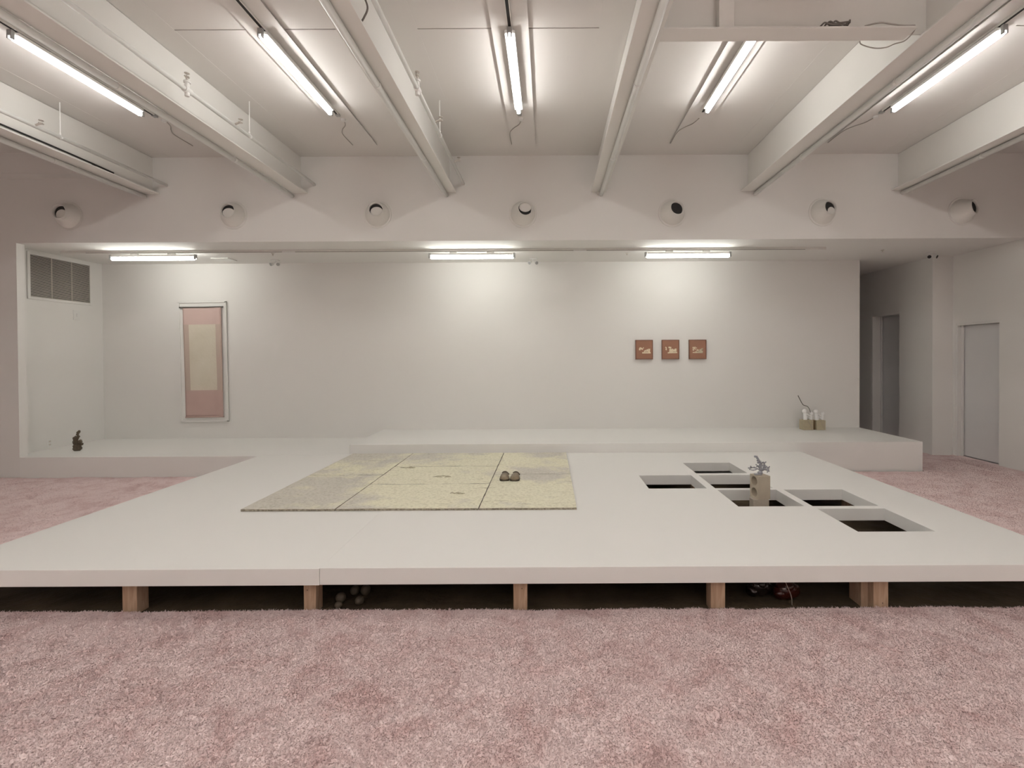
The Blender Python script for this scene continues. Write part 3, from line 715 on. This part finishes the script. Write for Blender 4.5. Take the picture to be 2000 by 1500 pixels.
# ------------------------------------------------------------------ three small framed pictures
def picture(xc, label, polys, seed):
    t = thing('framed_picture', (xc, BACK_Y, 1.625), label, 'picture', 'small terracotta pictures in a row')
    w_, h_ = .135, .152; d = .042
    bm = bmesh.new()
    for b_ in ((-w_, -w_+.010, -h_, h_), (w_-.010, w_, -h_, h_), (-w_+.010, w_-.010, -h_, -h_+.010), (-w_+.010, w_-.010, h_-.010, h_)): box(bm, b_[0], b_[1], -d, -.001, b_[2], b_[3], .0015)
    link('frame', bm, M['terraf'], t)
    bm = bmesh.new(); box(bm, -w_+.010, w_-.010, -d+.006, -.002, -h_+.010, h_-.010); link('paper_sheet', bm, M['terra'], t)
    bm = bmesh.new()
    for (x, z, a, b_, ang) in polys:
        vs = box(bm, -a, a, -d+.003, -d+.006, -b_, b_)
        bmesh.ops.transform(bm, matrix=Matrix.Translation((x, 0, z)) @ Matrix.Rotation(ang, 4, 'Y'), verts=vs)
    link('cut_paper_motif', bm, M['papercut'], t)
P1 = [(.033, -.050, .066, .010, 0), (.078, -.020, .012, .024, .05), (.055, -.014, .008, .020, -.1), (.038, -.016, .007, .018, .1), (.018, -.020, .008, .014, 0), (.002, -.026, .007, .010, .3),
      (.078, .008, .016, .005, 0), (-.070, .010, .012, .020, .2), (-.045, .016, .012, .013, -.4), (-.030, .008, .010, .010, .5), (-.015, .026, .006, .010, .7), (-.060, .030, .010, .006, .3)]
P2 = [(.028, -.050, .074, .009, -.03), (-.010, -.016, .012, .026, .1), (.012, -.018, .010, .024, 0), (.030, -.014, .008, .026, -.05), (.052, -.016, .013, .018, 0), (.078, -.010, .014, .024, 0),
      (-.020, .032, .014, .012, .4), (.000, .028, .010, .014, -.3), (-.072, .030, .012, .008, .6), (-.070, .008, .008, .012, .4), (-.066, -.006, .010, .005, 0)]
P3 = [(.000, -.050, .080, .008, .02), (-.020, -.040, .016, .010, .3), (.020, -.040, .016, .010, -.3), (-.002, -.012, .018, .012, .2), (.052, -.004, .028, .010, -.35), (.052, -.026, .030, .010, .25),
      (.060, -.042, .022, .008, 0), (.070, .010, .014, .008, -.3), (-.070, .028, .012, .010, .4), (-.045, .030, .012, .010, -.3), (-.070, .004, .010, .010, .2), (-.045, .008, .014, .008, .5), (-.070, -.014, .010, .006, .3), (-.020, .022, .008, .006, .8)]
picture(1.512, 'small terracotta framed picture with cream cut paper, left of three', P1, 1)
picture(1.925, 'small terracotta framed picture with cream cut paper, middle of three', P2, 2)
picture(2.350, 'small terracotta framed picture with scattered cream shapes, right of three', P3, 3)

# ------------------------------------------------------------------ bronze clogs
def clog(x, y, rz, label):
    t = thing('clog', (x, y, DECK_Z+.024), label, 'shoe', 'pair of bronze clogs', rz)
    # cross sections from toe (-y) to heel (+y):  y, half width, height, flatness
    secs = [(-.105, .022, .014), (-.100, .038, .026), (-.082, .0475, .038), (-.045, .0475, .048), (-.005, .042, .055), (.03, .034, .057), (.06, .030, .053), (.088, .028, .046), (.102, .021, .036), (.108, .009, .022)]
    bm = bmesh.new(); seg = 22; rings = []
    for (yy, hw, h) in secs:
        rg = []
        for k in range(seg):
            a = 2*math.pi*k/seg; c, s_ = math.cos(a), math.sin(a)
            zz = (h*.55)*(abs(s_)**.8)*(1 if s_ > 0 else -.55)+h*.42
            rg.append(bm.verts.new((hw*(abs(c)**.75)*(1 if c > 0 else -1), yy, max(.006, zz))))
        rings.append(rg)
    for a, b_ in zip(rings, rings[1:]):
        for k in range(seg): bm.faces.new((a[k], a[(k+1) % seg], b_[(k+1) % seg], b_[k]))
    bm.faces.new(rings[0][::-1]); bm.faces.new(rings[-1])
    link('upper', bm, M['clog'], t, smooth=True)
    bm = bmesh.new(); out = [(yy, hw+.003) for yy, hw, h in secs]
    pts = [(hw, yy) for yy, hw in out]+[(-hw, yy) for yy, hw in out[::-1]]
    lo = [bm.verts.new((px*.94, py*.98, -.002)) for px, py in pts]; hi = [bm.verts.new((px, py, .016)) for px, py in pts]
    bm.faces.new(lo[::-1]); bm.faces.new(hi)
    for k in range(len(pts)): bm.faces.new((lo[k-1], lo[k], hi[k], hi[k-1]))
    link('sole', bm, M['clogd'], t)
    bm = bmesh.new(); curve_bm(bm, [(-.030, .04, .046), (-.012, .045, .058), (.012, .045, .058), (.031, .035, .046), (.036, .02, .03)], .005, 8); box(bm, .033, .045, .004, .022, .034, .048, .003)
    link('strap', bm, M['bronze'], t)
    bm = bmesh.new(); vs = ball(bm, (0, .066, .048), .021, .9, 1.5, .4); link('foot_opening', bm, M['clogd'], t, smooth=True)  # dark dome paints the shade inside the foot opening
    return t
clog(-.444, 4.985, math.radians(3), 'bronze clog on the cream mat, left one of the pair')
clog(-.335, 4.975, math.radians(-2), 'bronze clog on the cream mat, right one of the pair')

# ------------------------------------------------------------------ stacked blocks with a metal branch, standing in an opening
bm = bmesh.new(); box(bm, 1.812, 1.952, 4.335, 4.425, SUB, .247, .004)
tag(link('plain_block', bm, M['brickl']), 'plain tan block standing on the dark floor in the square opening', 'block')
ux0, ux1, uy0, uy1, uz0, uz1 = 0, .118, 0, .122, 0, .204
bm = bmesh.new()
def face_with_holes(bm, x, flip):
    """side face (normal x) with two round holes; returns the hole rings"""
    cy, hh = (uy0+uy1)/2, (uz1-uz0); rr = .041; seg = 28; rings = []
    for ci in range(2):
        za, zb = uz0+hh*ci/2, uz0+hh*(ci+1)/2; cz = (za+zb)/2
        ring = [bm.verts.new((x, cy+rr*math.cos(2*math.pi*k/seg), cz+rr*math.sin(2*math.pi*k/seg))) for k in range(seg)]
        def edge(k):
            c, s_ = math.cos(2*math.pi*k/seg), math.sin(2*math.pi*k/seg); a, b_ = (uy1-uy0)/2, (zb-za)/2
            tt = min(a/abs(c) if abs(c) > 1e-6 else 9, b_/abs(s_) if abs(s_) > 1e-6 else 9)
            return (x, cy+tt*c, cz+tt*s_)
        outer = [bm.verts.new(edge(k)) for k in range(seg)]
        corners = {}
        for k in range(seg):
            k2 = (k+1) % seg
            p, q = outer[k].co, outer[k2].co
            if abs(p.y-q.y) > 1e-5 and abs(p.z-q.z) > 1e-5:
                cyy = uy1 if abs(max(p.y, q.y)-uy1) < 1e-4 else uy0
                czz = zb if abs(max(p.z, q.z)-zb) < 1e-4 else za
                v = bm.verts.new((x, cyy, czz)); bm.faces.new((ring[k], outer[k], v, outer[k2], ring[k2]))
            else: bm.faces.new((ring[k], outer[k], outer[k2], ring[k2]))
        rings.append(ring)
    return rings
ra = face_with_holes(bm, ux0, 0); rb = face_with_holes(bm, ux1, 1)
for A, B in zip(ra, rb):
    for k in range(len(A)): bm.faces.new((A[k], A[(k+1) % len(A)], B[(k+1) % len(A)], B[k]))
c = {(i_, j_, k_): bm.verts.new((ux[i_], uy[j_], uz[k_])) for ux in [(ux0, ux1)] for uy in [(uy0, uy1)] for uz in [(uz0, uz1)] for i_ in (0, 1) for j_ in (0, 1) for k_ in (0, 1)}
for q in (((0,0,0),(1,0,0),(1,0,1),(0,0,1)), ((0,1,0),(1,1,0),(1,1,1),(0,1,1)), ((0,0,0),(1,0,0),(1,1,0),(0,1,0)), ((0,0,1),(1,0,1),(1,1,1),(0,1,1))):
    bm.faces.new([c[k] for k in q])
bmesh.ops.remove_doubles(bm, verts=bm.verts, dist=.0005)
hb = link('holed_block', bm, M['brick'], loc=(1.853, 4.325, .248)); hb.rotation_euler = (0, 0, math.radians(12.5))
tag(hb, 'sand coloured block with two round holes stacked on the plain block', 'block')

# branching pewter form
bm = bmesh.new(); r = random.Random(12); cx, cy, cz = 1.897, 4.395, .4525
def branch(p, d, ln, rad, depth):
    pts = [Vector(p)]; rs = [rad]; d = Vector(d).normalized(); n = 4
    for i in range(n):
        d = (d+Vector((r.uniform(-.5, .5), r.uniform(-.35, .35), r.uniform(-.35, .4)))).normalized()
        pts.append(pts[-1]+d*ln/n); rs.append(rad*(1-.10*i)*r.uniform(.75, 1.25))
    tube(bm, smooth_pts(pts, 3), [rs[min(len(rs)-1, i//3)] for i in range(len(smooth_pts(pts, 3)))], 8)
    ball(bm, pts[-1], rad*1.35, sub=1)
    if depth:
        for _ in range(2 if depth > 1 else r.choice((1, 2))):
            k = r.choice((2, 3, 4)); branch(pts[k], Vector((d.x+r.uniform(-1.1, 1.1), d.y+r.uniform(-.8, .8), d.z+r.uniform(-.7, .6))), ln*r.uniform(.55, .8), rad*.85, depth-1)
for d, ln in (((-.9, .1, .75), .062), ((.9, -.1, .8), .065), ((.3, .3, 1), .062), ((-.3, -.2, 1), .06), ((.8, .2, .3), .058), ((-.7, 0, .5), .045), ((.6, -.3, 1), .06)):
    branch((cx+.005, cy, cz+.035), d, ln, .0066, 2)
tube(bm, smooth_pts([(cx, cy, cz), (cx+.006, cy, cz+.05), (cx+.010, cy, cz+.10), (cx-.012, cy, cz+.135), (cx-.032, cy, cz+.168)], 4), .0085, 8)
for z_ in (.11, .13, .15, .165): ball(bm, (cx-.005-(z_-.1)*.45+r.uniform(-.01, .01), cy, cz+z_), .011, sub=1)
box(bm, cx-.05, cx+.012, cy-.02, cy+.02, cz, cz+.012, .004); ball(bm, (cx, cy, cz+.018), .02, 1.2, 1, .9)
tag(link('metal_branch', bm, M['pewter'], smooth=True), 'silvery grey branching cast form standing on the holed block', 'sculpture')

# ------------------------------------------------------------------ gnarled dark sculpture on the ledge
bm = bmesh.new(); SX, SY, SZ = -6.49, 6.76, DECK_Z-.001
k_ = 1/16.67/960*6.74      # size of one photo detail step in metres
for (px, py, rr, sy_) in ((1060, 960, 95, .9), (980, 970, 60, 1), (1140, 960, 75, 1), (1050, 890, 75, 1), (1170, 880, 50, 1), (1190, 820, 45, 1), (1200, 740, 50, 1), (1160, 720, 45, 1), (1100, 760, 62, 1),
                          (1030, 760, 62, 1), (975, 790, 38, 1), (955, 735, 30, 1), (1040, 690, 60, 1), (1010, 620, 52, 1), (990, 565, 28, 1), (1080, 620, 58, 1), (1110, 560, 42, 1), (1095, 500, 36, 1), (1090, 455, 42, 1), (1115, 420, 38, 1), (1132, 392, 32, 1), (1020, 850, 60, 1), (1110, 830, 55, 1)):
    ball(bm, ((px-1075)*k_, (r.random()-.5)*.03, (1025-py)*k_), rr*k_*1.05, 1, sy_, 1, 2)
for v in bm.verts: v.co.z = max(v.co.z, 0)
o = link('gnarled_sculpture', bm, M['bronze'], smooth=True, loc=(SX, SY, SZ+.001))
rm = o.modifiers.new('r', 'REMESH'); rm.mode = 'VOXEL'; rm.voxel_size = .0035; rm.use_smooth_shade = True
tx = bpy.data.textures.new('lumps', 'CLOUDS'); tx.noise_scale = .022; tx.noise_depth = 3
dm = o.modifiers.new('d', 'DISPLACE'); dm.texture = tx; dm.strength = .020; dm.mid_level = .5; dm.texture_coords = 'LOCAL'
tag(o, 'small dark gnarled bronze sculpture standing on the white ledge', 'sculpture')

# ------------------------------------------------------------------ figurines on foam blocks, with a twig
def fblock(x0, x1, y0, y1, z1, label, seed):
    t = thing('foam_block', ((x0+x1)/2, (y0+y1)/2, STEP_Z), label, 'block', 'yellowish blocks under the white figurines')
    bm = bmesh.new(); box(bm, x0, x1, y0, y1, STEP_Z+.0005, z1, .006); q = random.Random(seed)
    o = at(link('block_body', bm, M['foam']), t)
    bm = bmesh.new(); xm = x0+(x1-x0)*.6
    curve_bm(bm, [(xm-.02, y0-.002, z1-.005), (xm-.005, y0-.003, z1-.05), (xm+.02, y0-.003, z1-.08), (xm+.03, y0-.003, STEP_Z+.03)], .004, 6)
    box(bm, xm+.03, xm+.036, y0-.003, y0, STEP_Z+.002, z1, .001)
    at(link('groove_strap', bm, M['brickl']), t)
    return t
fblock(3.885, 4.038, 7.47, 7.60, STEP_Z+.152, 'yellowish block on the upper step, left of two', 1)
fblock(4.090, 4.225, 7.47, 7.58, STEP_Z+.148, 'yellowish block on the upper step, right of two', 2)
bm = bmesh.new(); box(bm, 4.042, 4.086, 7.50, 7.58, STEP_Z+.0005, STEP_Z+.146, .004)  # dark brown box filling the gap between the blocks
tag(link('brown_gap_box', bm, mat('dark_brown_gap', (.13, .085, .04), .8, noise=(14, .3, (.19, .13, .07)))), 'narrow dark brown box in the gap between the two yellowish blocks', 'block')

def figurine(x, y, z, h, s, lean, label, arm_to):
    """tiny figure: legs-together body, neck, round head, arms stretched sideways; s = facing (+1 to the right)"""
    bm = bmesh.new()
    secs = [(0, .025), (.25, .023), (.45, .021), (.58, .021), (.66, .013), (.72, .012)]
    pts = [(x+lean*q*h*.8, y, z+q*h) for q, _ in secs]; tube(bm, smooth_pts(pts, 3), [secs[min(5, i//3)][1]*(h/.13) for i in range(len(smooth_pts(pts, 3)))], 14)
    hx = x+lean*h*.75; ball(bm, (hx, y, z+h*.86), .0285*(h/.13), 1, 1, 1.08, 3)
    ball(bm, (hx+s*.021*(h/.13), y, z+h*.86), .006, sub=1)
    for d in (-1, 1):
        curve_bm(bm, [(x+lean*h*.5, y+d*.018, z+h*.64), (x+s*.028, y+d*.014, z+h*.54), (arm_to[0], y+d*.008, arm_to[1])], [.009*(h/.13)]*20, 8, 5) if False else tube(bm, smooth_pts([(x+lean*h*.5, y+d*.016, z+h*.64), (x+s*.028, y+d*.014, z+h*.56), (arm_to[0], y+d*.008, arm_to[1])], 5), .0085*(h/.13), 8)
    curve_bm(bm, [(x, y, z+h*.1), (x+s*.02, y-.01, z+h*.25), (x+s*.036, y-.004, z+h*.34)], .008*(h/.13), 8)
    o = link('figurine', bm, M['porc'], smooth=True)
    rm = o.modifiers.new('r', 'REMESH'); rm.mode = 'VOXEL'; rm.voxel_size = .0025; rm.use_smooth_shade = True
    return tag(o, label, 'figurine', 'white figurines on the blocks')
zt = STEP_Z+.152
figurine(3.945, 7.53, zt, .150, 1, -.12, 'taller white figurine on the left block, reaching right', (3.992, zt+.070))
figurine(4.030, 7.53, zt, .112, -1, .10, 'shorter white figurine on the left block, reaching left', (3.998, zt+.060))
zt = STEP_Z+.148
figurine(4.118, 7.53, zt, .150, 1, -.10, 'taller white figurine on the right block, reaching right', (4.160, zt+.070))
figurine(4.200, 7.53, zt, .115, -1, .12, 'shorter white figurine on the right block, reaching left', (4.166, zt+.056))
bm = bmesh.new()
pp = [(4.02, 7.525, STEP_Z+.262), (4.005, 7.525, STEP_Z+.315), (3.975, 7.525, STEP_Z+.355), (3.935, 7.525, STEP_Z+.370), (3.905, 7.525, STEP_Z+.385), (3.87, 7.52, STEP_Z+.44), (3.825, 7.515, STEP_Z+.525)]
q = smooth_pts(pp, 5); tube(bm, q, [.0038+.002*i/len(q) for i in range(len(q))], 8)
tag(link('twig', bm, M['twig'], smooth=True), 'thin dark crooked twig rising from the left pair of figurines', 'twig')

# ------------------------------------------------------------------ small things under the platform
pz = SUB
for i_, (x, y, rr, sq, lb) in enumerate(((-1.305, 3.03, .024, .85, 'front left'), (-1.32, 3.10, .032, 1.0, 'rear left'), (-1.19, 3.07, .028, .95, 'front right'), (-1.27, 3.20, .030, 1.0, 'far middle'), (-1.20, 3.20, .032, 1.0, 'far right'))):
    bm = bmesh.new(); ball(bm, (0, 0, rr*sq*.97), rr, 1, 1, sq, 3); o = link('pebble', bm, M['pebble'], smooth=True, loc=(x, y, pz))
    tag(o, 'pale rounded pebble in the gap under the platform, %s of the cluster' % lb, 'pebble', 'pebbles under the platform')
def lump(x, y, m, label, seed, s=1):
    bm = bmesh.new(); q = random.Random(seed)
    ball(bm, (0, 0, .06*s), .06*s, 1.2, .9, 1, 3); ball(bm, (.04*s, .01, .05*s), .045*s, sub=3); ball(bm, (-.05*s, -.01, .04*s), .04*s, sub=3); ball(bm, (.0, -.02, .085*s), .035*s, sub=3)
    for v in bm.verts:
        v.co += v.co.normalized()*.010*mnoise.noise(v.co*30+Vector((seed, 0, 0))); v.co.z = max(0, v.co.z)
    tag(link('glossy_lump', bm, m, smooth=True, loc=(x, y, pz)), label, 'object')
lump(1.515, 3.12, M['redglass'], 'glossy dark red lump in the gap under the platform', 3)
lump(1.36, 3.16, M['smoke'], 'glossy near black lump under the platform beside the red one', 8)
bm = bmesh.new(); curve_bm(bm, [(1.455, 3.04, .15), (1.475, 3.04, .10), (1.50, 3.03, .03), (1.505, 3.03, SUB+.004)], .0022, 6)
tag(link('thin_wire', bm, M['cablegrey']), 'thin pale wire hanging in front of the red lump', 'wire')
